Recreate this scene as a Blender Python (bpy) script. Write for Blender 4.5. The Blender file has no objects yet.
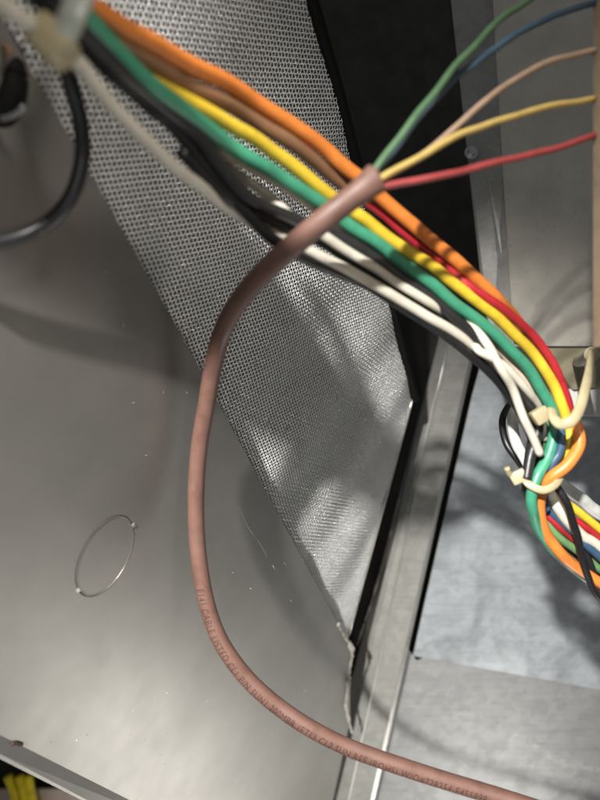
import bpy, bmesh, math, random
import numpy as np
from mathutils import Vector, Matrix, noise

random.seed(7)
SC = bpy.context.scene
COL = SC.collection
MM = 0.001

# ------------------------------------------------------------------ camera
cd = bpy.data.cameras.new('camera')
cam = bpy.data.objects.new('camera', cd)
COL.objects.link(cam)
CAM_M = Matrix.Translation((0.0, -0.16, 0.34)) @ Matrix.Rotation(math.radians(42), 4, 'X')
cam.matrix_world = CAM_M
cd.sensor_fit = 'VERTICAL'
cd.sensor_height = 36.0
cd.lens = 27.0
cd.clip_start = 0.004
cd.clip_end = 10.0
cd.dof.use_dof = True
cd.dof.focus_distance = 0.185
cd.dof.aperture_fstop = 11.5
SC.camera = cam


def W(x, y, z):
    """millimetres right / up / forward of the viewpoint -> world"""
    return CAM_M @ Vector((x * MM, y * MM, -z * MM))


def P(px, py, z):
    return W((px - 300.0) / 600.0 * z, (400.0 - py) / 600.0 * z, z)


# ------------------------------------------------------------------ world and lamps
w = bpy.data.worlds.new('World')
SC.world = w
w.use_nodes = True
bg = w.node_tree.nodes['Background']
bg.inputs['Color'].default_value = (0.95, 0.97, 1.0, 1)
bg.inputs['Strength'].default_value = 0.13


def lamp(name, pos, aim, size, power, color, spread=180):
    l = bpy.data.lights.new(name, 'AREA')
    l.shape = 'DISK'
    l.size = size * MM
    l.energy = power
    l.color = color
    l.spread = math.radians(spread)
    o = bpy.data.objects.new(name, l)
    COL.objects.link(o)
    a, b = W(*pos), W(*aim)
    o.location = a
    o.rotation_euler = (b - a).to_track_quat('-Z', 'Y').to_euler()
    return o


def spot(name, pos, aim, size, power, color, cone, blend):
    l = bpy.data.lights.new(name, 'SPOT')
    l.energy = power
    l.color = color
    l.shadow_soft_size = size * MM
    l.spot_size = math.radians(cone)
    l.spot_blend = blend
    o = bpy.data.objects.new(name, l)
    COL.objects.link(o)
    a, b = W(*pos), W(*aim)
    o.location = a
    o.rotation_euler = (b - a).to_track_quat('-Z', 'Y').to_euler()
    return o


spot('work_lamp', (-240, 300, -500), (85, -240, 340), 13, 88.0, (1.0, 0.97, 0.93), 31, 0.9)
spot('side_lamp', (120, 200, -100), (-80, -115, 195), 24, 1.9, (1.0, 0.95, 0.88), 48, 0.7)
lamp('panel_fill_lamp', (170, -400, 260), (-40, -120, 210), 140, 0.18, (1.0, 0.97, 0.92), 95)  # added low soft fill without a seen source, brightens the panel's lower part
lamp('phone_lamp', (-14, -20, -6), (0, -60, 220), 7, 0.02, (1.0, 0.98, 0.95), 130)

vs = SC.view_settings
vs.view_transform = 'Standard'
vs.look = 'None'
vs.exposure = 0.0
vs.gamma = 1.0
vs.use_curve_mapping = False
SC.render.engine = 'CYCLES'


# ------------------------------------------------------------------ materials
def new_mat(name):
    m = bpy.data.materials.new(name)
    m.use_nodes = True
    nt = m.node_tree
    return m, nt, nt.nodes['Principled BSDF']


def node(nt, kind, **kw):
    n = nt.nodes.new(kind)
    for k, v in kw.items():
        n.inputs[k].default_value = v
    return n


def ramp(nt, src, stops):
    r = nt.nodes.new('ShaderNodeValToRGB')
    el = r.color_ramp.elements
    while len(el) > 1:
        el.remove(el[-1])
    for i, (p, c) in enumerate(stops):
        e = el[0] if i == 0 else el.new(p)
        e.position = p
        e.color = c if len(c) == 4 else (*c, 1)
    nt.links.new(src, r.inputs['Fac'])
    return r


def bump(nt, b, src, strength, dist):
    n = nt.nodes.new('ShaderNodeBump')
    n.inputs['Strength'].default_value = strength
    n.inputs['Distance'].default_value = dist
    nt.links.new(src, n.inputs['Height'])
    nt.links.new(n.outputs['Normal'], b.inputs['Normal'])


def geo(nt):
    return nt.nodes.new('ShaderNodeNewGeometry').outputs['Position']


def mul(c, f):
    return tuple(min(1, x * f) for x in c)


def m_sheet(name, col, metallic, rough, var=0.15, speck=True, scale=60, rv=0.08, bmp=0.12):
    m, nt, b = new_mat(name)
    pos = geo(nt)
    n1 = node(nt, 'ShaderNodeTexNoise', Scale=scale, Detail=6.0, Roughness=0.62)
    nt.links.new(pos, n1.inputs['Vector'])
    r = ramp(nt, n1.outputs['Fac'], [(0.28, mul(col, 1 - var)), (0.5, col), (0.74, mul(col, 1 + var))])
    out = r.outputs['Color']
    if speck:
        n2 = node(nt, 'ShaderNodeTexNoise', Scale=900.0, Detail=2.0)
        nt.links.new(pos, n2.inputs['Vector'])
        r2 = ramp(nt, n2.outputs['Fac'], [(0.27, (0.55, 0.55, 0.55)), (0.33, (1, 1, 1)), (0.73, (1, 1, 1)), (0.78, (1.0, 1.0, 1.0))])
        mx = nt.nodes.new('ShaderNodeMix')
        mx.data_type = 'RGBA'
        mx.blend_type = 'MULTIPLY'
        mx.inputs[0].default_value = 0.6
        nt.links.new(out, mx.inputs[6])
        nt.links.new(r2.outputs['Color'], mx.inputs[7])
        out = mx.outputs[2]
    nt.links.new(out, b.inputs['Base Color'])
    b.inputs['Metallic'].default_value = metallic
    n3 = node(nt, 'ShaderNodeTexNoise', Scale=160.0, Detail=4.0)
    nt.links.new(pos, n3.inputs['Vector'])
    r3 = ramp(nt, n3.outputs['Fac'], [(0.3, (rough - rv,) * 3), (0.7, (rough + rv,) * 3)])
    nt.links.new(r3.outputs['Color'], b.inputs['Roughness'])
    n4 = node(nt, 'ShaderNodeTexNoise', Scale=1400.0, Detail=3.0)
    nt.links.new(pos, n4.inputs['Vector'])
    if bmp: bump(nt, b, n4.outputs['Fac'], bmp, 0.0004)
    return m


def m_galv(name, col, metallic=0.55, rough=0.42, stain=0.35):
    m, nt, b = new_mat(name)
    pos = geo(nt)
    v = node(nt, 'ShaderNodeTexVoronoi', Scale=210.0)
    nt.links.new(pos, v.inputs['Vector'])
    n1 = node(nt, 'ShaderNodeTexNoise', Scale=38.0, Detail=7.0, Roughness=0.65, Distortion=0.6)
    nt.links.new(pos, n1.inputs['Vector'])
    r = ramp(nt, n1.outputs['Fac'], [(0.3, mul(col, 1 - stain)), (0.5, col), (0.72, mul(col, 1 + stain))])
    bw = nt.nodes.new('ShaderNodeRGBToBW')
    nt.links.new(v.outputs['Color'], bw.inputs[0])
    r2 = ramp(nt, bw.outputs[0], [(0.2, (0.86, 0.86, 0.86)), (0.8, (1, 1, 1))])
    mx = nt.nodes.new('ShaderNodeMix')
    mx.data_type = 'RGBA'
    mx.blend_type = 'MULTIPLY'
    mx.inputs[0].default_value = 1.0
    nt.links.new(r.outputs['Color'], mx.inputs[6])
    nt.links.new(r2.outputs['Color'], mx.inputs[7])
    mp = nt.nodes.new('ShaderNodeMapping')
    mp.inputs['Scale'].default_value = (30, 900, 900)
    mp.inputs['Rotation'].default_value = (0.3, 0.2, 1.1)
    nt.links.new(pos, mp.inputs['Vector'])
    ns = node(nt, 'ShaderNodeTexNoise', Scale=1.0, Detail=4.0, Roughness=0.7)
    nt.links.new(mp.outputs['Vector'], ns.inputs['Vector'])
    rs = ramp(nt, ns.outputs['Fac'], [(0.3, (0.82, 0.82, 0.82)), (0.5, (1, 1, 1))])
    mxs = nt.nodes.new('ShaderNodeMix')
    mxs.data_type = 'RGBA'
    mxs.blend_type = 'MULTIPLY'
    mxs.inputs[0].default_value = 1.0
    nt.links.new(mx.outputs[2], mxs.inputs[6])
    nt.links.new(rs.outputs['Color'], mxs.inputs[7])
    mx = mxs
    n5 = node(nt, 'ShaderNodeTexNoise', Scale=420.0, Detail=5.0, Roughness=0.75)
    nt.links.new(pos, n5.inputs['Vector'])
    r5 = ramp(nt, n5.outputs['Fac'], [(0.66, (0, 0, 0)), (0.76, (1, 1, 1))])
    mx2 = nt.nodes.new('ShaderNodeMix')
    mx2.data_type = 'RGBA'
    nt.links.new(r5.outputs['Color'], mx2.inputs[0])
    nt.links.new(mx.outputs[2], mx2.inputs[6])
    mx2.inputs[7].default_value = (0.75, 0.76, 0.76, 1)
    nt.links.new(mx2.outputs[2], b.inputs['Base Color'])
    b.inputs['Metallic'].default_value = metallic
    r3 = ramp(nt, n1.outputs['Fac'], [(0.3, (rough + 0.15,) * 3), (0.7, (rough - 0.06,) * 3)])
    nt.links.new(r3.outputs['Color'], b.inputs['Roughness'])
    bump(nt, b, n5.outputs['Fac'], 0.10, 0.0005)
    return m


def m_plastic(name, col, rough=0.38, var=0.12, sss=0.0, scale=220):
    m, nt, b = new_mat(name)
    pos = geo(nt)
    n1 = node(nt, 'ShaderNodeTexNoise', Scale=float(scale), Detail=5.0, Roughness=0.65)
    nt.links.new(pos, n1.inputs['Vector'])
    r = ramp(nt, n1.outputs['Fac'], [(0.28, mul(col, 1 - var)), (0.5, col), (0.75, mul(col, 1 + var * 0.6))])
    nt.links.new(r.outputs['Color'], b.inputs['Base Color'])
    r2 = ramp(nt, n1.outputs['Fac'], [(0.3, (rough - 0.06,) * 3), (0.7, (rough + 0.12,) * 3)])
    nt.links.new(r2.outputs['Color'], b.inputs['Roughness'])
    if sss:
        b.inputs['Subsurface Weight'].default_value = sss
        b.inputs['Subsurface Radius'].default_value = (1.0, 0.7, 0.35)
        b.inputs['Subsurface Scale'].default_value = 0.0015
    n4 = node(nt, 'ShaderNodeTexNoise', Scale=1500.0, Detail=2.0)
    nt.links.new(pos, n4.inputs['Vector'])
    bump(nt, b, n4.outputs['Fac'], 0.08, 0.0003)
    return m


M_PANEL = m_sheet('grey_painted_steel', (0.215, 0.208, 0.19), 0.6, 0.46, 0.12, False, 34, 0.012, 0.0)
M_EDGE = m_sheet('bare_steel_edge', (0.55, 0.54, 0.50), 0.8, 0.35, 0.1, False)
M_MESH = m_sheet('expanded_aluminium', (0.90, 0.90, 0.88), 0.45, 0.34, 0.08, False, bmp=0.0)
M_DARK = m_sheet('unlit_cavity_black', (0.055, 0.053, 0.048), 0.0, 0.6, 0.3, False)  # black base colour stands in for the unlit depth of the void
M_RUBBER = m_plastic('black_rubber', (0.004, 0.004, 0.004), 0.7)
M_POST = m_galv('dull_galvanised_post', (0.36, 0.355, 0.325), 0.5, 0.38, 0.10)
M_PAN = m_galv('spotted_galvanised_pan', (0.40, 0.40, 0.395), 0.6, 0.36, 0.12)
M_PLATE = m_galv('bluish_galvanised_plate', (0.36, 0.385, 0.40), 0.4, 0.42, 0.36)
M_BOX = m_sheet('dull_box_steel', (0.60, 0.565, 0.49), 0.4, 0.42, 0.12, True, 60)
M_RIM = m_sheet('sheared_rim', (0.30, 0.28, 0.23), 0.8, 0.35, 0.25, False, 300)
M_BACK = m_sheet('grey_hole_backing', (0.17, 0.17, 0.165), 0.0, 0.8, 0.3, False, 200)
M_BOARD = m_plastic('tan_board', (0.36, 0.27, 0.19), 0.6, 0.2, scale=300)
M_TIE = m_plastic('aged_nylon', (0.35, 0.30, 0.18), 0.36, 0.12, 0.3)
M_STRAP = m_plastic('cloudy_strap', (0.30, 0.32, 0.28), 0.4)
M_AMBER = m_plastic('amber_nylon', (0.27, 0.24, 0.16), 0.34, 0.2, 0.25)
M_WPLAS = m_plastic('white_plastic', (0.6, 0.6, 0.57), 0.5)
M_SEAL = m_plastic('torn_sealant', (0.22, 0.21, 0.18), 0.75, 0.4, scale=500)
M_TAN = m_plastic('pinkish_floor', (0.50, 0.40, 0.33), 0.7, 0.2, scale=60)
M_INK = m_plastic('dark_ink', (0.035, 0.017, 0.014), 0.7)
M_SCREW = m_sheet('zinc_screw', (0.5, 0.5, 0.5), 0.9, 0.3, 0.1, False)
WC = {
    'orange': (0.57, 0.175, 0.032), 'brown': (0.20, 0.105, 0.055), 'yellow': (0.57, 0.4, 0.03),
    'teal': (0.042, 0.23, 0.135), 'white': (0.50, 0.47, 0.39), 'cream': (0.48, 0.42, 0.31),
    'black': (0.008, 0.008, 0.009), 'charcoal': (0.016, 0.016, 0.017), 'red': (0.32, 0.016, 0.022),
    'dark_red': (0.22, 0.012, 0.012), 'navy': (0.03, 0.07, 0.12), 'blue': (0.04, 0.075, 0.11),
    'green': (0.1, 0.2, 0.08), 'salmon': (0.5, 0.18, 0.075), 'tan': (0.3, 0.21, 0.145),
    'pale': (0.50, 0.50, 0.47), 'straw': (0.4, 0.29, 0.09), 'rose': (0.25, 0.04, 0.04),
    'sage': (0.065, 0.13, 0.065), 'maroon': (0.125, 0.064, 0.048), 'bright_yellow': (0.85, 0.66, 0.01),
}
for _m in (M_RUBBER, M_DARK):
    _m.node_tree.nodes['Principled BSDF'].inputs['Specular IOR Level'].default_value = 0.15
WM = {k: m_plastic(k + '_pvc', v, 0.36 if k not in ('maroon',) else 0.5, 0.22) for k, v in WC.items()}


# ------------------------------------------------------------------ object helpers
def tag(o, label=None, cat=None, group=None, kind=None):
    if label: o['label'] = label
    if cat: o['category'] = cat
    if group: o['group'] = group
    if kind: o['kind'] = kind
    return o


def mesh_obj(name, verts, faces, mat, parent=None, smooth=False, origin=None):
    """verts in world space; the object's origin is put at `origin` (default: their mean)"""
    if origin is None:
        s = Vector((0, 0, 0))
        for v in verts: s += v
        origin = s / len(verts)
    me = bpy.data.meshes.new(name)
    me.from_pydata([tuple(v - origin) for v in verts], [], faces)
    me.validate()
    if smooth:
        me.polygons.foreach_set('use_smooth', [True] * len(me.polygons))
    me.materials.append(mat)
    bm = bmesh.new(); bm.from_mesh(me)
    bmesh.ops.recalc_face_normals(bm, faces=bm.faces)
    bm.to_mesh(me); bm.free()
    o = bpy.data.objects.new(name, me)
    COL.objects.link(o)
    if parent:
        o.parent = parent
        o.location = origin - parent.location
    else:
        o.location = origin
    return o


def empty(name, loc):
    o = bpy.data.objects.new(name, None)
    o.empty_display_size = 0.005
    COL.objects.link(o)
    o.location = loc
    return o


def spline(pts, per=10):
    """Catmull-Rom through Vectors"""
    q = [pts[0] * 2 - pts[1]] + list(pts) + [pts[-1] * 2 - pts[-2]]
    out = []
    for i in range(1, len(q) - 2):
        p0, p1, p2, p3 = q[i - 1], q[i], q[i + 1], q[i + 2]
        for k in range(per):
            t = k / per
            out.append(0.5 * ((2 * p1) + (p2 - p0) * t + (2 * p0 - 5 * p1 + 4 * p2 - p3) * t * t
                              + (3 * p1 - p0 - 3 * p2 + p3) * t ** 3))
    out.append(q[-2].copy())
    return out


def frames(path):
    n = len(path)
    T = [((path[min(i + 1, n - 1)] - path[max(i - 1, 0)]).normalized()) for i in range(n)]
    up = CAM_M.to_3x3() @ Vector((0, 0, 1))      # towards the viewer's side of the compartment
    N = []
    for t in T:
        nn = (up - t * up.dot(t))
        N.append(nn.normalized())
    B = [T[i].cross(N[i]) for i in range(n)]
    return T, N, B


def tube_data(path, rad, sides=14, flat=None):
    T, N, B = frames(path)
    vs_, fs = [], []
    for i, p in enumerate(path):
        r = rad(i / (len(path) - 1)) if callable(rad) else rad
        f = flat(i / (len(path) - 1)) if flat else 1.0
        for k in range(sides):
            a = 2 * math.pi * k / sides
            vs_.append(p + N[i] * (r * math.cos(a) * (2 - f if f > 1 else 1)) + B[i] * (r * math.sin(a) * f))
    for i in range(len(path) - 1):
        for k in range(sides):
            a, b = i * sides + k, i * sides + (k + 1) % sides
            fs.append((a, b, b + sides, a + sides))
    fs.append(tuple(range(sides)))
    fs.append(tuple(reversed(range((len(path) - 1) * sides, len(path) * sides))))
    return vs_, fs


def tube(name, pts, dia, mat, parent=None, per=10, sides=14, flat=None, wob=0.0):
    path = spline([P(*p) for p in pts], per)
    if wob:
        for i, p in enumerate(path):
            path[i] = p + noise.noise_vector(p * 120.0 + Vector((dia, i * 0.0, dia * 7))) * wob * MM
    r = dia * 0.5 * MM
    v, f = tube_data(path, r if not callable(dia) else dia, sides, flat)
    return mesh_obj(name, v, f, mat, parent, True, path[0].copy() if not parent else None)


def wire(color, pts, dia, label, mat=None, wob=0.38):
    name = color.split('|')[-1]
    o = tube(name + '_wire', pts, dia, WM[mat or name], wob=wob)
    return tag(o, label, 'wire')


def box_between(name, a, b, wdir, wd, hd, th, mat, parent=None, bev=0.0):
    """bar from a to b, width wd along wdir, thickness th along the rest (world metres)"""
    t = (b - a).normalized()
    wv = (wdir - t * wdir.dot(t)).normalized() * wd * 0.5
    hv = t.cross(wv).normalized() * th * 0.5
    vs_ = []
    for p in (a, b):
        for s, q in ((-1, -1), (1, -1), (1, 1), (-1, 1)):
            vs_.append(p + wv * s + hv * q)
    fs = [(0, 1, 2, 3), (7, 6, 5, 4), (0, 4, 5, 1), (1, 5, 6, 2), (2, 6, 7, 3), (3, 7, 4, 0)]
    o = mesh_obj(name, vs_, fs, mat, parent)
    if bev: bevel(o, bev)
    return o


def bevel(o, wd, seg=2):
    bm = bmesh.new(); bm.from_mesh(o.data)
    bmesh.ops.bevel(bm, geom=list(bm.edges), offset=wd, segments=seg, affect='EDGES', profile=0.6)
    bm.to_mesh(o.data); bm.free()
    o.data.polygons.foreach_set('use_smooth', [True] * len(o.data.polygons))
    try:
        o.data.set_sharp_from_angle(angle=math.radians(50))
    except Exception:
        pass


def slab(name, front, back_off, mat, parent=None, bev=0.0):
    """polygon sheet: `front` world points, thickened along back_off"""
    n = len(front)
    vs_ = list(front) + [p + back_off for p in front]
    fs = [tuple(range(n)), tuple(reversed(range(n, 2 * n)))]
    fs += [(i, (i + 1) % n, (i + 1) % n + n, i + n) for i in range(n)]
    o = mesh_obj(name, vs_, fs, mat, parent)
    if bev: bevel(o, bev)
    return o


VIEW = CAM_M.to_3x3() @ Vector((0, 0, -1))       # into the compartment
CX = CAM_M.to_3x3() @ Vector((1, 0, 0))
CY = CAM_M.to_3x3() @ Vector((0, 1, 0))

# ------------------------------------------------------------------ cavity behind everything
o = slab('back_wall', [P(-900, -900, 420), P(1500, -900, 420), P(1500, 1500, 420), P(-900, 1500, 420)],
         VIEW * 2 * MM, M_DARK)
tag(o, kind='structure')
o = slab('floor', [P(-700, 700, 520), P(330, 700, 520), P(330, 1500, 520), P(-700, 1500, 520)][::1], VIEW * 2 * MM, M_TAN)
# the floor outside the cabinet lies in front of the back wall there
o.location -= VIEW * 120 * MM
tag(o, kind='structure')

# ------------------------------------------------------------------ grey side panel
TG = 1.5
UX, UY = 0.94, 0.34


def panel_z(px, py, off=0.0):
    return (198.0 + off) / (1 - TG * (UX * (px - 300) + UY * (py - 400)) / 600.0)


def PP(px, py, off=0.0):
    return P(px, py, panel_z(px, py, off))


a, b, c = PP(0, 400), PP(200, 400), PP(0, 700)
PN = (b - a).cross(c - a).normalized()
if PN.dot(VIEW) > 0: PN = -PN                    # faces the viewer


def plate_with_hole(name, outer, hole, thick, normal, mat, parent):
    bm = bmesh.new()
    org = outer[0].copy()
    loops = []
    for L in (outer, hole):
        vv = [bm.verts.new(p - org) for p in L]
        loops.append([bm.edges.new((vv[i], vv[(i + 1) % len(vv)])) for i in range(len(vv))])
    bmesh.ops.triangle_fill(bm, use_beauty=True, use_dissolve=False, edges=loops[0] + loops[1], normal=normal)
    r = bmesh.ops.extrude_face_region(bm, geom=list(bm.faces))
    bmesh.ops.translate(bm, vec=-normal * thick, verts=[g for g in r['geom'] if isinstance(g, bmesh.types.BMVert)])
    bmesh.ops.recalc_face_normals(bm, faces=bm.faces)
    me = bpy.data.meshes.new(name); bm.to_mesh(me); bm.free()
    me.materials.append(mat)
    o = bpy.data.objects.new(name, me); COL.objects.link(o)
    o.parent = parent
    o.location = org - parent.location
    return o


panel = empty('side_panel', PP(60, 760))
tag(panel, 'large grey painted sheet metal panel with round knockout and slanting cut edge', 'metal panel')
# the knockout, 22 mm, lies in the plane of the panel
KC = PP(106, 556)
e_u = (PP(206, 550) - PP(6, 562)).normalized()
e_v = PN.cross(e_u).normalized()
KR = 10.9 * MM


def kcirc(r, n=72, off=0.0, sq=0.75):
    return [KC + PN * off + e_u * (r * sq * math.cos(2 * math.pi * i / n)) + e_v * (r * math.sin(2 * math.pi * i / n)) for i in range(n)]


outer = [PP(-62, -98), PP(20, 50), PP(95, 181), PP(200, 369), PP(276, 510), PP(345, 636), PP(350, 652), PP(350, 722),
         PP(333, 800), PP(318, 860), PP(205, 838), PP(130, 800), PP(0, 735), PP(-160, 655), PP(-200, 300)]
plate_with_hole('sheet', outer, kcirc(KR), 0.9 * MM, PN, M_PANEL, panel)
# knockout slug, slightly sunk and held by two tabs
dv = kcirc(KR - 0.42 * MM, 72, -0.16 * MM)
kd = slab('knockout', dv, -PN * 0.8 * MM, M_PANEL, panel)
rim_pts = kcirc(KR - 0.38 * MM, 96, -0.12 * MM)
rv, rf = [], []
for i, p in enumerate(rim_pts):
    d = (p - KC).normalized()
    for k in range(6):
        aa = 2 * math.pi * k / 6
        rv.append(p + d * 0.13 * MM * math.cos(aa) + PN * 0.13 * MM * math.sin(aa))
for i in range(96):
    for k in range(6):
        j = (i + 1) % 96
        rf.append((i * 6 + k, i * 6 + (k + 1) % 6, j * 6 + (k + 1) % 6, j * 6 + k))
mesh_obj('rim', rv, rf, M_RIM, kd, True).location -= panel.location * 0
for ob in [kd.children[0]]:
    ob.location = sum((v for v in rim_pts), Vector()) / 96 - kd.location - panel.location
for ang in (48, 232):
    aa = math.radians(ang)
    c0 = KC + e_u * (KR * 0.75 * math.cos(aa)) + e_v * (KR * math.sin(aa))
    t = (-e_u * math.sin(aa) + e_v * math.cos(aa))
    box_between('tab', c0 - t * 0.45 * MM, c0 + t * 0.45 * MM, PN.cross(t), 0.8 * MM, 0, 0.5 * MM, M_EDGE, panel)
# folded lip along the near border
l0, l1, l2, l3 = PP(-160, 655), PP(0, 735), PP(130, 800), PP(205, 838)
o0, o1, o2, o3 = PP(-170, 672, 3), PP(-2, 753, 3), PP(86, 800, 3), PP(176, 847, 3)
slab('lip', [l0 - PN * .05 * MM, l1 - PN * .05 * MM, l2 - PN * .05 * MM, l3 - PN * .05 * MM, o3, o2, o1, o0], -PN * 0.9 * MM, M_PANEL, panel)
box_between('hem', o0 - PN * 2.0 * MM, o3 - PN * 2.0 * MM, PN, 2.0 * MM, 0, 0.9 * MM, M_PANEL, panel)
tube('notch', [(12, 744, panel_z(12, 744) - .2), (17, 743, panel_z(17, 743) - .2), (22, 744.5, panel_z(22, 744.5) - .2)], 0.9, M_INK, panel)


slab('shade_slab', [W(-130, 80, 104), W(-46, 80, 104), W(-46, 80, -14), W(-130, 80, -14)], CY * 1 * MM, M_PANEL, panel)  # unseen slab added to shade the panel's upper left from the work lamp

# scratches in the paint: thin raised burrs of bare metal
def scratch(pts, wd, mat=M_EDGE):
    tube('scratch', [(x, y, panel_z(x, y) + 0.02) for x, y in pts], wd, mat, panel, per=4, sides=6)


scratch([(239, 507), (247, 525), (255, 538)], 0.15, M_RIM)
scratch([(256, 538), (262, 547), (267, 557)], 0.13, M_RIM)
scratch([(272, 564), (275, 570)], 0.12)
scratch([(283, 562), (286, 565)], 0.18)
scratch([(123, 324), (124, 327)], 0.28)
for x, y in ((133, 402), (163, 392), (186, 392), (250, 588), (232, 572), (104, 271), (290, 600), (146, 455), (271, 733), (304, 690), (150, 700)):
    scratch([(x, y), (x + 1.5, y + 1.2)], 0.22)

DUST = []
random.seed(11)
for i in range(50):
    if i < 32: x, y = random.gauss(150, 60), random.gauss(725, 40)
    else: x, y = random.uniform(0, 330), random.uniform(270, 790)
    if x < 200 + (y - 369) * 0.54 - 8 and y < 735 + x * 0.5 - 6 and x > -20:
        DUST.append((x, y, random.uniform(0.04, 0.145)))

# ------------------------------------------------------------------ expanded metal screen behind the panel
screen = empty('mesh_screen', PP(345, 640, 6))
tag(screen, 'silvery expanded metal mesh screen behind the slanting panel edge', 'mesh screen')
S0 = PP(200, 300, 6)
su = (PP(300, 336, 6) - PP(200, 300, 6)).normalized()
sv = PN.cross(su).normalized()
if sv.dot(CY) > 0: sv = -sv                       # sv runs downwards


def inside(px, py):
    left = 20 + (py - 50) * (345 - 20) / (636 - 50) - 14
    if px < left or py < -70 or py > 640: return False
    if py < 397:
        right = 312 + py * (415 - 312) / 400.0
    else:
        right = 413 - (py - 397) * (413 - 349) / (636 - 397)
    return px < right


MI = CAM_M.inverted()
MInp = np.array(MI)


def build_mesh_layer(name, rot, off, c, v, rad, cond, parent, seed):
    ca, sa = math.cos(rot), math.sin(rot)
    ex = np.array(su * ca + sv * sa); ey = np.array(-su * sa + sv * ca)
    nn = np.array(PN); org = np.array(S0) - nn * off * MM
    # zig-zag strands
    K, L = 190, 150
    amp = 0.18 * c
    ks = np.arange(-K, K)
    pts_per = 4
    js = np.arange(-L * pts_per, L * pts_per)
    yy = (js // 4 + np.array([0.0, 0.3, 0.5, 0.8])[js % 4]) * v
    sg = np.array([1, 1, -1, -1])[js % 4]
    X = ks[:, None] * c + sg[None, :] * amp * np.where(ks % 2 == 0, 1, -1)[:, None]
    Y = np.repeat(yy[None, :], len(ks), 0)
    wav = 0.5 * np.sin(X / 7.0 + Y / 16.0 + seed) + 0.7 * np.sin(X / 17.0 - Y / 11.0 + 2 * seed)
    rng = np.random.default_rng(seed)
    X = X + rng.normal(0, 0.03, X.shape); Y = Y + rng.normal(0, 0.03, Y.shape)
    Z = wav + np.where(sg > 0, 0.10, -0.10)[None, :]
    G = org + (X[..., None] * ex + Y[..., None] * ey + Z[..., None] * nn) * MM
    H = np.concatenate([G, np.ones(G.shape[:-1] + (1,))], -1) @ MInp.T
    zz = -H[..., 2] / MM
    px = 300 + 600 * (H[..., 0] / MM) / np.maximum(zz, 1); py = 400 - 600 * (H[..., 1] / MM) / np.maximum(zz, 1)
    ok = np.zeros(px.shape, bool)
    for i in range(px.shape[0]):
        for j in range(px.shape[1]):
            if zz[i, j] > 60 and inside(px[i, j], py[i, j]) and cond(px[i, j], py[i, j]):
                ok[i, j] = True
    A, B = [], []
    m = ok[:, :-1] & ok[:, 1:]
    A.append(G[:, :-1][m]); B.append(G[:, 1:][m])
    # bonds where neighbouring strands bow towards each other
    for par in (0, 1):
        ii = np.where(ks[:-1] % 2 == par)[0]
        jj = np.where((js % 4 == (0 if par == 0 else 2)))[0]
        jj = jj[jj < len(js) - 1]
        g1 = (G[ii][:, jj] + G[ii][:, jj + 1]) / 2; g2 = (G[ii + 1][:, jj] + G[ii + 1][:, jj + 1]) / 2
        m = ok[ii][:, jj] & ok[ii + 1][:, jj] & ok[ii][:, jj + 1] & ok[ii + 1][:, jj + 1]
        A.append(g1[m]); B.append(g2[m])
    A = np.concatenate(A); B = np.concatenate(B)
    n = len(A)
    T = B - A; T /= np.linalg.norm(T, axis=1)[:, None]
    S = np.cross(T, nn); S /= np.linalg.norm(S, axis=1)[:, None]
    r = rad * MM
    e = T * (r * 0.35)
    prof = [(-1.0, -0.5), (1.0, -0.5), (0.25, 0.75)]
    roll = rng.normal(0, 0.30, n)[:, None]
    nr = nn[None, :] * np.cos(roll) + S * np.sin(roll)
    S = S * np.cos(roll) - nn[None, :] * np.sin(roll)
    V = np.empty((n, 6, 3))
    for q, (s, h) in enumerate(prof):
        V[:, q] = A - e + S * (s * r) + nr * (h * r)
        V[:, q + 3] = B + e + S * (s * r) + nr * (h * r)
    base = np.arange(n)[:, None] * 6
    F = np.concatenate([base + np.array([[0, 1, 4, 3]]), base + np.array([[1, 2, 5, 4]]), base + np.array([[2, 0, 3, 5]])], 0)
    org_o = np.array(parent.location)
    V = V.reshape(-1, 3) - org_o
    me = bpy.data.meshes.new(name)
    me.vertices.add(len(V)); me.vertices.foreach_set('co', V.ravel())
    me.loops.add(F.size); me.loops.foreach_set('vertex_index', F.ravel().astype(np.int32))
    me.polygons.add(len(F)); me.polygons.foreach_set('loop_start', np.arange(0, F.size, 4, dtype=np.int32))
    me.update(calc_edges=True); me.validate()
    me.materials.append(M_MESH)
    o = bpy.data.objects.new(name, me); COL.objects.link(o)
    o.parent = parent
    o['kind'] = 'stuff'
    return o


build_mesh_layer('mesh_strands', math.radians(8), 0.0, 1.0, 1.45, 0.15, lambda x, y: True, screen, 3)
slab('hole_backing', [PP(20, -60, 14), PP(296, -60, 14), PP(412, 397, 14), PP(349, 630, 14), PP(320, 640, 14), PP(0, 40, 14)], -PN * 2 * MM, M_BACK, screen)  # added sheet; its grey stands in for dim light inside the mesh holes
# thin hem along the right border of the screen
tube('hem', [(349, 634, panel_z(349, 634, 5)), (380, 520, panel_z(380, 520, 5)), (413, 397, panel_z(413, 397, 5))], 1.2, M_EDGE, screen)

# black rubber seal along the dark side of the screen
seal = tube('rubber_seal', [(296, -60, panel_z(296, -60, 4)), (312, 0, panel_z(312, 0, 4)), (338, 90, panel_z(338, 90, 4)), (362, 185, panel_z(362, 185, 4)), (388, 290, panel_z(388, 290, 4)), (415, 400, panel_z(415, 400, 4))], 3.4, M_RUBBER)
tag(seal, 'thin black rubber seal running down the dark recess behind the wires', 'seal')

# ------------------------------------------------------------------ corner post
post = empty('corner_post', P(330, 830, 285))
tag(post, 'dull galvanised folded corner post beside the mesh and blue plate', 'metal post')


def sz(py, z330, z860):
    """depth along a flat surface that runs from z330 at row 330 to z860 at row 860"""
    f = (py - 330.0) / 530.0
    return 1.0 / ((1 - f) / z330 + f / z860)


def ln(p_bot, p_top, z330, z860):
    return (P(*p_bot, z860), P(*p_top, z330))


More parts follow.
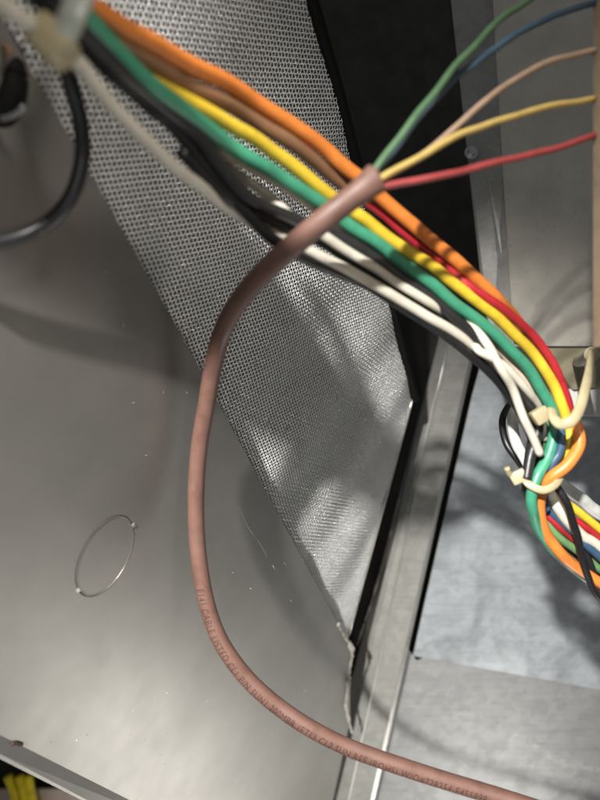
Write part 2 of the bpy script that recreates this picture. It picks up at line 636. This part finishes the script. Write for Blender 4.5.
S_ = ln((306, 860), (448, 330), 322, 380)
L_ = ln((319, 860), (441, 330), 299, 357)
R_ = ln((335, 860), (451, 330), 294, 352)
E_ = ln((357, 860), (476, 330), 294, 352)
E2 = ln((361, 860), (479.5, 330), 296, 354)
D_ = ln((362, 860), (480, 330), 320, 376)


def post_z(py): return sz(py, 293.9, 351.9)
def pan_z(py): return sz(py, 307, 365)
def plate_z(py): return sz(py, 305.4, 363.4)


def strip(name, A, B, thick_dir, mat, parent, bev=0.0):
    return slab(name, [A[0], B[0], B[1], A[1]], thick_dir, mat, parent, bev)


strip('side_wall', S_, L_, VIEW * 0.8 * MM + CX * 0.6 * MM, M_POST, post)
strip('bevelled_edge', L_, R_, VIEW * 0.9 * MM, M_POST, post)
strip('front_face', R_, E_, VIEW * 0.95 * MM, M_POST, post)
strip('rounded_edge', E_, E2, VIEW * 0.8 * MM, M_EDGE, post)
strip('return_flange', E2, D_, -CX * 0.8 * MM, M_POST, post)
tube('crease', [(335, 860, post_z(860)), (393, 595, post_z(595)), (451, 330, post_z(330))], 0.9, M_EDGE, post, per=4, sides=8)
for i in range(5):
    tube('stamp_mark', [(350 + i * 2.6, 754 + i * 0.9, post_z(754 + i * 0.9)), (351 + i * 2.6, 759 + i * 0.9 - (i % 2), post_z(759) - .2)], 0.5, M_INK if i < 4 else M_SEAL, post, per=3, sides=6)
for x, y in ((400, 600), (377, 700), (361, 765), (366, 770)):
    tube('chip', [(x, y, post_z(y)), (x + 2, y + 2, post_z(y + 2))], 0.6, M_SEAL, post, per=3, sides=6)

# ------------------------------------------------------------------ pan and plate at the lower right


pan = slab('floor_pan', [P(235, 1350, pan_z(1350)), P(402, 640, pan_z(640)), P(409, 650, pan_z(650)), P(417, 661, pan_z(661)), P(440, 650, pan_z(650)), P(780, 715, pan_z(715)), P(1300, 815, pan_z(815)), P(1300, 1350, pan_z(1350))], VIEW * 1.0 * MM, M_PAN)
tag(pan, 'grey spotted galvanised pan below the edge of the blue plate', 'metal pan')
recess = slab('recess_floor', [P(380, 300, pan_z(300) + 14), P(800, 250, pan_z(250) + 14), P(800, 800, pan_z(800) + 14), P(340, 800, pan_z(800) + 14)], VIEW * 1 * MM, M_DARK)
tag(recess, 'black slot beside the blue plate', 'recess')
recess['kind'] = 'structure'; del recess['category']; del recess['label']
plate = slab('blue_plate', [P(413, 656, plate_z(656)), P(424, 606, plate_z(606)), P(472, 396, plate_z(396)), P(490, 330, plate_z(330)), P(780, 330, plate_z(330)), P(780, 727, plate_z(727)), P(600, 690, plate_z(690))], VIEW * 0.8 * MM, M_PLATE, None, 0.25 * MM)
tag(plate, 'bluish galvanised metal plate under the tied wires', 'metal plate')
# chalky corrosion crumbs on the pan
cr = []
random.seed(3)


def crumb_cloud(name, pts, mat, parent, sub=1):
    bm = bmesh.new()
    org = parent.location if parent else pts[0][0]
    for p, r in pts:
        m4 = Matrix.Translation(p - org) @ Matrix.Diagonal((r * random.uniform(.7, 1.5), r * random.uniform(.7, 1.5), r * random.uniform(.5, .9), 1))
        res = bmesh.ops.create_icosphere(bm, subdivisions=1, radius=1.0, matrix=m4)
        for v_ in res['verts']:
            v_.co += noise.noise_vector(v_.co * 3000) * r * 0.35
    me = bpy.data.meshes.new(name); bm.to_mesh(me); bm.free()
    me.materials.append(mat)
    o = bpy.data.objects.new(name, me); COL.objects.link(o)
    if parent: o.parent = parent
    else: o.location = org
    o['kind'] = 'stuff'
    return o


pts = []
line = [(462, 715), (495, 722), (525, 738), (548, 755), (562, 763), (582, 768), (620, 770)]
for i in range(300):
    t = random.random() ** 0.75 * (len(line) - 1.001)
    k = int(t); f = t - k
    x = line[k][0] * (1 - f) + line[k + 1][0] * f + random.gauss(0, 2.2); y = line[k][1] * (1 - f) + line[k + 1][1] * f + random.gauss(0, 2.4)
    pts.append((P(x, y, pan_z(y)), random.uniform(0.06, 0.22) * MM))
for cx_, cy_, n, sp in ((422, 747, 22, 4), (512, 738, 8, 4), (522, 778, 14, 4), (548, 783, 10, 4), (462, 764, 8, 2), (475, 690, 8, 10), (560, 700, 12, 22), (430, 690, 12, 14)):
    for i in range(n):
        yy_ = cy_ + random.gauss(0, sp * .6)
        pts.append((P(cx_ + random.gauss(0, sp), yy_, pan_z(yy_)), random.uniform(0.1, 0.3) * MM))
crumb_cloud('corrosion_crumbs', pts, M_WPLAS, pan)
tube('scratch', [(459, 760, pan_z(760)), (465, 766, pan_z(766)), (470, 769, pan_z(769))], 0.35, M_WPLAS, pan, per=4, sides=6)

dk = crumb_cloud('dust_specks', [(PP(x, y), r * MM) for x, y, r in DUST if r < 0.13], M_INK, panel)
lt = crumb_cloud('pale_dust', [(PP(x, y), r * MM) for x, y, r in DUST if r >= 0.13], M_WPLAS, panel)

# torn sealant where panel, screen and post meet: one ragged smear
sp = [(338, 624), (345, 637), (351, 647), (352, 655), (350, 668), (348, 688), (346, 706), (349, 720), (352, 733)]
path = spline([P(x, y, panel_z(min(x, 346), min(y, 700)) - 0.7) for x, y in sp], 16)
rr = lambda t: 0.75 * (0.55 + 0.9 * abs(noise.noise(Vector((t * 9.0, 1.7, 0)))) + 0.7 * abs(noise.noise(Vector((t * 31.0, 4.2, 0)))) + (0.8 if 0.2 < t < 0.3 else 0)) * MM
v_, f_ = tube_data(path, rr, 14)
cen = [path[i // 14] if i // 14 < len(path) else path[-1] for i in range(len(v_))]
for i in range(len(v_)):
    d = v_[i] - cen[i]
    k = 1 + 0.9 * noise.noise(v_[i] * 900.0) + 0.5 * noise.noise(v_[i] * 2300.0)
    d = d * k
    d -= VIEW * d.dot(VIEW) * 0.5
    v_[i] = cen[i] + d
sl = mesh_obj('torn_sealant', v_, f_, M_SEAL, None, False, path[0].copy())
tag(sl, 'ragged torn sealant smear between grey panel and corner post', 'sealant')
sp = [(357, 645), (372, 600), (386, 552), (396, 512), (402, 490)]
path = spline([P(x, y, post_z(y) + 5.0) for x, y in sp], 24)
rr = lambda t: (0.12 + 0.9 * max(0, noise.noise(Vector((t * 14.0, 7.7, 0)))) + 0.35 * abs(noise.noise(Vector((t * 50.0, 4.2, 0))))) * MM
v_, f_ = tube_data(path, rr, 8)
for i in range(len(v_)): v_[i] = v_[i] + noise.noise_vector(v_[i] * 1500.0) * 0.3 * MM
sl = mesh_obj('sealant_crust', v_, f_, M_SEAL, None, False, path[0].copy())
tag(sl, 'thin grey crust of old sealant along the black gap by the post', 'sealant')

# ------------------------------------------------------------------ control box at the upper right
cbx = empty('control_box', P(560, 345, 232))
tag(cbx, 'dull grey metal control box wall with screwed flange above the wire clip', 'control box')
slab('face', [P(489, -60, 232), P(503, 180, 232), P(511, 300, 232), P(514, 335, 232), P(524, 346, 232), P(760, 346, 232), P(760, -60, 232)],
     VIEW * 1.0 * MM, M_BOX, cbx)
slab('flange', [P(442, -60, 236), P(451, 0, 236), P(480, 270, 236), P(492, 350, 236), P(515, 352, 230.8), P(510.8, 300, 230.8), P(502.6, 180, 230.8), P(488.6, -60, 230.8)],
     VIEW * 0.8 * MM, M_POST, cbx)
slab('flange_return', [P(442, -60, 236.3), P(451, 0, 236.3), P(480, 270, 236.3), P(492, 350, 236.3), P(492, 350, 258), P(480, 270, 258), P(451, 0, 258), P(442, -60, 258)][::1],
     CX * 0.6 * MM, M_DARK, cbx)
slab('underside', [P(514, 346.5, 232.4), P(760, 346.5, 232.4), P(760, 340, 275), P(514, 340, 275)], CY * 0.8 * MM, M_BOX, cbx)
# screw with hexagon washer head
sc0 = P(471, 153, 233.2)
bm = bmesh.new()
q = VIEW.to_track_quat('Z', 'Y').to_matrix().to_4x4()
bmesh.ops.create_cone(bm, cap_ends=True, segments=24, radius1=2.6 * MM, radius2=2.3 * MM, depth=0.9 * MM, matrix=q)
bmesh.ops.create_cone(bm, cap_ends=True, segments=6, radius1=1.5 * MM, radius2=1.7 * MM, depth=2.2 * MM, matrix=Matrix.Translation(-VIEW * 1.3 * MM) @ q)
me = bpy.data.meshes.new('screw'); bm.to_mesh(me); bm.free(); me.materials.append(M_SCREW)
so = bpy.data.objects.new('screw', me); COL.objects.link(so); so.parent = cbx; so.location = sc0 - cbx.location
# white plastic ledge under the box
o = slab('plastic_ledge', [P(556, 389, 228), P(700, 386, 228), P(700, 417, 228), P(560, 416, 228)], VIEW * 6 * MM, M_WPLAS, None, 0.5 * MM)
tag(o, 'off white plastic ledge under the control box beside the clip', 'plastic ledge')
# circuit board seen nearly edge-on; unseen near part shaped to shade the mesh
bx = 61.5
o = slab('circuit_board', [W(bx, y_, z_) for y_, z_ in ((230, 126), (11, 126), (11, 121), (-25, 118), (-25, 95), (60, 62), (100, 10), (230, 10))], CX * 1.6 * MM, M_BOARD, None, 0.15 * MM)
tag(o, 'tan circuit board edge that the thin wires run to', 'circuit board')

# ------------------------------------------------------------------ tied harness
XS = [-60, 40, 95, 150, 240, 330, 400, 450, 500, 540, 565, 600]
ZS = [62, 74, 83, 92, 108, 122, 130, 135, 141, 147, 150, 152]


def zb(x, d=0.0):
    return float(np.interp(x, XS, ZS)) + d


def H(pts, d=0.0):
    return [(x, y, zb(x, d + (e[0] if e else 0))) for x, y, *e in pts]


wire('orange', H([(-40, -75), (40, -28), (95, 8), (150, 44), (233, 87), (317, 142), (350, 170), (400, 213), (450, 256), (480, 283), (500, 301, 1), (514, 316, 4), (530, 340, 6), (548, 375, 8), (566, 405, 4)]) +
     [(576, 428, 149), (578, 446, 147), (568, 464, 146), (551, 478, 147), (541, 493, 150), (540, 514, 152), (547, 536, 155), (561, 554, 157), (577, 568, 159), (600, 583, 161), (680, 630, 165)], 2.95,
     'thick orange wire along the top of the harness that loops below the clip')
wire('brown', H([(-50, -62), (35, -18), (90, 22), (150, 64), (233, 107), (287, 140), (337, 178, 2), (400, 226, 4), (450, 268, 6), (500, 312, 7), (545, 365, 8), (565, 405, 6), (566, 440, 3)], 2), 2.95,
     'brown wire between the orange and yellow wires')
wire('yellow', H([(-60, -85, 4), (10, -28, 4), (60, 12, 4), (100, 51, 3.4), (130, 71, 3), (158, 85, 2), (190, 103, 1), (233, 125), (275, 153), (325, 191), (358, 216), (410, 252), (467, 293), (500, 320), (533, 353), (553, 383), (563, 410)]) +
     [(568, 428, 150), (569, 443, 150), (565, 458, 151), (556, 472, 153), (548, 486, 156), (545, 505, 160)], 2.65,
     'bright yellow wire between the brown and teal wires, bending on below the clip')
wire('teal', H([(-50, -90), (20, -38), (60, -8), (110, 43), (150, 84), (192, 116), (246, 155), (317, 201), (350, 225), (400, 260), (450, 299), (493, 333), (523, 363), (543, 392), (554, 415), (554, 435), (547, 458), (538, 476), (532, 494, 1), (532, 508, 3), (538, 526, 6), (552, 548, 9), (575, 570, 12), (610, 596, 16), (680, 645, 22)], 0.5), 2.75,
     'teal green wire running through the clip and second tie')
wire('straw', H([(60, 10), (95, 48), (150, 97), (212, 146), (287, 187), (340, 226), (400, 268), (460, 313), (505, 356), (535, 395)], 4.5), 2.20,
     'dull straw wire half hidden under the teal wire', mat='cream')
wire('white', H([(-60, -35), (0, 2), (25, 20), (52, 42), (77, 63), (100, 92), (133, 129), (167, 160), (197, 183, 2), (240, 216, 5), (275, 235, 4), (304, 247, 1), (340, 266), (370, 283), (400, 300), (440, 324), (467, 342, 1), (485, 358, 3), (505, 378, 5), (524, 405, 6), (532, 440, 6)], 2), 2.24,
     'cream white wire passing the large cable tie head and under the black wires', mat='white')
wire('thin|white', H([(40, -5, 8), (100, 62, 8), (180, 130, 7), (260, 190, 6), (292, 217, 3), (318, 233), (360, 258), (398, 282), (430, 303), (455, 318, 2), (475, 330, 0), (488, 346, -2), (502, 370, -3), (514, 393, -2), (526, 422, -2), (540, 455, -2)], 1), 2.02,
     'white wire with a cut end hanging beside the clip', mat='white')
wire('white', H([(430, 300, 3), (470, 335, 3), (478, 350, -1), (497, 361, -3), (514, 376, -4), (530, 393, -3), (540, 410), (545, 440, 3)], 2), 1.94,
     'short white wire running into the clip block', mat='white')
wire('black', H([(20, -22), (55, 14), (83, 43), (110, 72), (150, 106), (175, 128), (212, 174), (240, 207), (268, 235), (300, 255), (340, 273), (370, 287), (410, 312), (455, 343), (492, 374), (514, 402), (530, 432), (535, 460, 1), (536, 490, 8)], 3.5), 2.3,
     'black wire crossing over the white wire at the lower edge of the harness', mat='black')
wire('black', H([(30, -25), (70, 20), (120, 70), (165, 108), (198, 138), (236, 186), (260, 205), (292, 219), (330, 233), (365, 251), (410, 284), (453, 316), (477, 338), (500, 364), (520, 392), (538, 425), (530, 460), (526, 480)], 1.5), 2.55,
     'black wire running between the teal and white wires', mat='charcoal')
wire('black', H([(180, 150), (230, 200), (275, 222), (320, 242), (360, 265), (398, 290), (440, 318), (470, 340)], 4), 2.11,
     'slim black wire between two white wires', mat='black')
wire('red', H([(300, 146, 6), (345, 184, 5.5), (388, 219, 3.6), (430, 254, 3), (452, 271, 2), (470, 286, -0.3), (488, 299, -1.6), (506, 311, -1.8), (530, 333, -1), (546, 353, -1), (558, 375, -1), (567, 398, 0), (570, 420, 2), (566, 445, 6), (552, 470, 9)]), 2.1,
     'dark red wire slipping over the orange wire above the clip')
# looped black cable by the large tie
o = tube('black_cable', [(50, 20, 92), (68, 75, 95), (80, 120, 98), (82, 160, 100), (70, 198, 102), (45, 225, 103), (10, 240, 102), (-40, 248, 98), (-100, 240, 92)], 2.6, WM['black'])
tag(o, 'thick black cable curving down to the grey panel border', 'cable')
# wires below the clip
Z2 = 150
wire('blue', [(560, 418, Z2 + 1), (561, 436, Z2 - 2), (559, 452, Z2 - 2), (549, 469, Z2 - 1), (542, 490, Z2 + 4), (546, 510, Z2 + 6)], 2.3, 'dark blue wire between teal and straw wires below the clip', mat='navy')


wire('black', [(534, 430, Z2 + 2), (531, 452, Z2), (528, 472, Z2 + 1), (527, 492, Z2 + 4), (536, 512, Z2 + 12)], 2.5, 'black wire at the left of the bunch between the two ties', mat='charcoal')
wire('black', [(520, 396, 168), (508, 408, 170), (503, 422, 172), (507, 444, 172), (520, 463, 168), (530, 478, 160)], 2.0, 'black wire outlining the pale loop beside the clip', mat='black')
wire('pale', [(530, 398, 166), (517, 408, 166), (513, 424, 166), (516, 442, 165), (525, 460, 162), (536, 480, 160)], 3.0, 'pale white loop of cable behind the bunched wires')
wire('pale', [(545, 478, 172), (560, 486, 176), (580, 499, 180), (600, 514, 184), (680, 560, 195)], 4.2, 'thick pale cable behind the lower right wires', mat='pale')
D = Z2 + 8
wire('yellow', [(548, 484, D), (556, 495, D), (574, 508, D + 2), (600, 529, D + 5), (680, 590, D + 14)], 2.3, 'yellow wire topmost of the fanned wires below the second tie')
wire('white', [(546, 486, D - 1), (554, 501, D - 2), (566, 519, D - 1), (582, 536, D + 1), (600, 548, D + 3), (680, 605, D + 12)], 2.9, 'white wire among the fanned wires below the second tie')
wire('navy', [(545, 490, D), (549, 507, D), (562, 521, D), (575, 533, D + 1), (600, 556, D + 3), (680, 618, D + 12)], 2.3, 'navy wire under the white fanned wire below the second tie')
wire('red', [(542, 495, D + 1), (547, 513, D + 1), (558, 525, D + 1), (572, 537, D + 3), (600, 562, D + 7), (680, 630, D + 16)], 2.1, 'red wire between navy and green fanned wires')
wire('red', [(556, 502, D + 5), (568, 515, D + 4), (581, 525, D + 4), (600, 539, D + 6), (680, 597, D + 15)], 2.1, 'red wire between yellow and white fanned wires')
wire('green', [(543, 505, D + 2), (551, 527, D + 2), (562, 539, D + 2), (575, 549, D + 3), (600, 569, D + 6), (680, 640, D + 16)], 2.1, 'green wire beside the salmon wire below the second tie')
wire('black', [(552, 478, D - 7), (558, 488, D - 8), (568, 505, D - 8), (575, 528, D - 6), (581, 554, D - 3), (588, 577, D), (600, 598, D + 3), (640, 640, D + 10)], 1.9, 'black wire crossing over the fanned coloured wires', mat='black')
wire('green', [(548, 412, Z2 + 5), (545, 436, Z2 + 4), (537, 458, Z2 + 3), (530, 480, Z2 + 4), (533, 500, Z2 + 7), (548, 522, D + 6), (575, 552, D + 9), (620, 590, D + 14)], 1.9, 'slim dark green wire left of the teal wire between the ties', mat='sage')
wire('white', [(542, 420, Z2 + 6), (544, 440, Z2 + 5), (541, 462, Z2 + 5), (543, 482, Z2 + 5), (552, 500, D + 3), (572, 524, D + 5), (610, 556, D + 9)], 2.0, 'slim white wire in the middle of the bunch between the ties', mat='white')
wire('brown', [(562, 420, Z2 + 5), (564, 440, Z2 + 5), (560, 458, Z2 + 5), (550, 476, Z2 + 6), (544, 498, D + 4), (548, 526, D + 6), (566, 549, D + 8), (610, 584, D + 12)], 1.9, 'slim brown wire beside the salmon wire under the second tie', mat='brown')
tube_black2 = wire('black', [(584, 545, D + 3), (590, 566, D + 4), (598, 586, D + 6), (630, 625, D + 12)], 2.0, 'black wire tucked under the crossing black wire', mat='black')

# ------------------------------------------------------------------ brown thermostat cable
cable = empty('thermostat_cable', P(530, 812, 155))
tag(cable, 'reddish brown printed cable with its sheath end stripped to five thin wires', 'cable')
cpts = [(377, 178, 107), (362, 190, 107), (345, 203, 108), (308, 233, 111), (267, 269, 119), (240, 300, 130), (223, 330, 140), (213, 367, 146), (207, 402, 150), (199, 450, 155), (196, 500, 158),
        (198, 550, 160), (206, 600, 161), (220, 640, 161), (245, 676, 161), (275, 704, 161), (310, 728, 160), (350, 748, 160), (400, 766, 159), (450, 782, 158), (490, 794, 157), (540, 810, 155), (660, 850, 150)]
cpath = spline([P(*p) for p in cpts], 10)
CR = 2.2 * MM
cv, cf = tube_data(cpath, lambda t: CR * (1.0 + 0.10 * max(0, 1 - t * 18)), 20, lambda t: 1.0 + 0.16 * max(0, 1 - t * 16))
for k in range(20):
    cv[k] = cv[k] + (cpath[0] - cpath[1]).normalized() * (0.9 * noise.noise(Vector((k * 0.9, 3.1, 0.4)))) * MM
mesh_obj('sheath', cv, cf, WM['maroon'], cable, True)
ends = {
    'sage': [(350, 198, 108), (366, 181, 107), (378, 166, 106), (425, 104, 108), (467, 54, 112), (496, 23, 116), (529, 0, 120), (575, -30, 123), (600, -60, 122)],
    'blue': [(352, 198, 109), (368, 182, 109), (380, 168, 108.5), (420, 116, 111), (442, 92, 112), (467, 69, 114), (508, 40, 118), (550, 17, 122), (596, 2, 125)],
    'tan': [(354, 199, 109), (372, 185, 109), (386, 176, 109), (420, 157, 111), (444, 138, 113), (479, 106, 116), (517, 77, 120), (554, 60, 123), (595, 50, 125)],
    'straw': [(352, 200, 107), (368, 186, 106), (380, 179, 106), (421, 156, 107.5), (462, 133, 111), (504, 119, 115), (550, 106, 120), (595, 98, 125)],
    'rose': [(352, 202, 108), (368, 191, 107), (382, 187, 107), (433, 177, 108), (487, 165, 112), (533, 154, 117), (567, 144, 121), (597, 134, 125)],
}
for k, pts_ in ends.items():
    tube('thin_wire', pts_, 1.3, WM[k], cable, wob=0.35)

# print on the sheath
TXT = 'E141 CABLE LISTED CL1 P/N SUN1 200MBR (ETL) CL2 SUN RES (ROHS) W/O#728354-E455898'
fc = bpy.data.curves.new('print_text', 'FONT')
fc.body = TXT
fc.size = 1.0
fc.space_character = 1.12
fo = bpy.data.objects.new('print_text', fc)
COL.objects.link(fo)
dg = bpy.context.evaluated_depsgraph_get()
tm = bpy.data.meshes.new_from_object(fo.evaluated_get(dg))
bpy.data.objects.remove(fo)
bm = bmesh.new(); bm.from_mesh(tm)
bmesh.ops.subdivide_edges(bm, edges=[e for e in bm.edges if e.calc_length() > 0.25], cuts=2)
bmesh.ops.triangulate(bm, faces=bm.faces)
arc = [0.0]
for i in range(1, len(cpath)): arc.append(arc[-1] + (cpath[i] - cpath[i - 1]).length)


def arc_at(pxx, pyy):
    best = min(range(len(cpath)), key=lambda i: (cpath[i] - P(pxx, pyy, 158)).length)
    return arc[best]


T_, N_, B_ = frames(cpath)
xmax = max(v_.co.x for v_ in bm.verts)
a0, a1 = arc_at(203, 590), arc_at(486, 793)
H_ = 2.9 * MM                                    # height given to one em
for v_ in bm.verts:
    s = a0 + (a1 - a0) * v_.co.x / xmax
    i = max(0, min(len(arc) - 2, int(np.searchsorted(arc, s)) - 1))
    f = (s - arc[i]) / (arc[i + 1] - arc[i])
    pc = cpath[i].lerp(cpath[i + 1], f)
    n_ = N_[i].lerp(N_[i + 1], f).normalized(); b_ = B_[i].lerp(B_[i + 1], f).normalized()
    # letters stand to the left of the run, a little below the crown of the sheath
    up_ = b_ if b_.dot(CY + CX * 0.8) > 0 else -b_
    ang = (v_.co.y - 0.55) * H_ / CR
    v_.co = pc + (n_ * math.cos(ang) + up_ * math.sin(ang)) * (CR * 1.012) - cable.location
me = bpy.data.meshes.new('printed_text'); bm.to_mesh(me); bm.free()
me.materials.append(M_INK)
to = bpy.data.objects.new('printed_text', me); COL.objects.link(to); to.parent = cable

# ------------------------------------------------------------------ cable ties and clip
ta = empty('cable_tie', P(52, 42, 76))
tag(ta, 'large yellowed cable tie head on the white wire', 'cable tie')
h = box_between('tie_head', P(35, 24, 77), P(70, 60, 77), CX + CY, 5.0 * MM, 0, 4.6 * MM, M_TIE, ta, 2.0 * MM)
tube('strap', [(56, 46, 76), (66, 30, 76), (74, 12, 76), (84, -12, 78), (92, -50, 84), (96, -80, 92)], 2.9, M_STRAP, ta, flat=lambda t: 1.25)

tb = empty('wire_clip', P(590, 352, 215))
tag(tb, 'amber plastic wire clip hooked round the harness under the control box', 'clip')
tube('arm', [(592, 352, 165), (589, 372, 150), (585, 390, 143), (580, 408, 139), (572, 421, 137), (561, 424, 138), (554, 418, 140), (552, 410, 143)], 2.0, M_TIE, tb, flat=lambda t: 1.3)
slab('mounting_pad', [P(545, 348, 226), P(610, 348, 226), P(610, 386, 226), P(574, 390, 226), P(556, 368, 226)], VIEW * 3 * MM, M_AMBER, tb, 0.6 * MM)
tube('stem', [(578, 362, 224), (584, 360, 200), (592, 354, 165)], 4.0, M_AMBER, tb)
box_between('latch_block', P(533, 420, 144), P(547, 411, 144), CY, 3.6 * MM, 0, 3.0 * MM, M_TIE, tb, 0.6 * MM)

tc = empty('cable_tie', P(518, 477, 150))
tag(tc, 'small cable tie round the bunched wires below the clip', 'cable tie')
box_between('tie_head', P(511, 480, 148), P(526, 473, 147), CY, 3.2 * MM, 0, 2.8 * MM, M_TIE, tc, 0.7 * MM)
tube('strap', [(523, 477, 147), (530, 485, 145.5), (543, 490, 144.5), (555, 485, 145), (562, 474, 148), (563, 462, 155)], 1.25, M_TIE, tc, flat=lambda t: 1.5)
tube('strap_tail', [(514, 478, 148), (509, 473, 147), (507, 468, 146)], 1.4, M_TIE, tc)

# ------------------------------------------------------------------ dark fitting at the upper left border
gt = empty('cable_gland', P(0, 110, 104))
tag(gt, 'dark fitting with a shiny screw beside the big cable tie', 'fitting')
ring = [(24 * math.cos(t) - 12, 78 + 40 * math.sin(t), 103) for t in [2 * math.pi * i / 14 for i in range(15)]]
tube('bushing', ring, 5.5, M_RUBBER, gt)
tube('shiny_screw', [(2, 119, 100), (12, 116, 99), (20, 111, 98.5), (23, 106, 98)], 0.9, M_SCREW, gt)
tube('terminal', [(4, 46, 99), (9, 50, 98), (8, 56, 98)], 1.1, WM['brown'], gt)

# yellow leads on the floor outside the cabinet
for i, (x, dx) in enumerate(((14, 0), (24, 3), (31, 6))):
    o = tube('yellow_lead', [(x - 6 + dx * .5, 776, 395), (x, 792, 395), (x + 3, 808, 395), (x + 8, 850, 395)], 6.0, WM['bright_yellow'])
    tag(o, 'bright yellow lead lying outside the folded lip of the grey panel', 'wire', 'yellow leads outside the panel')
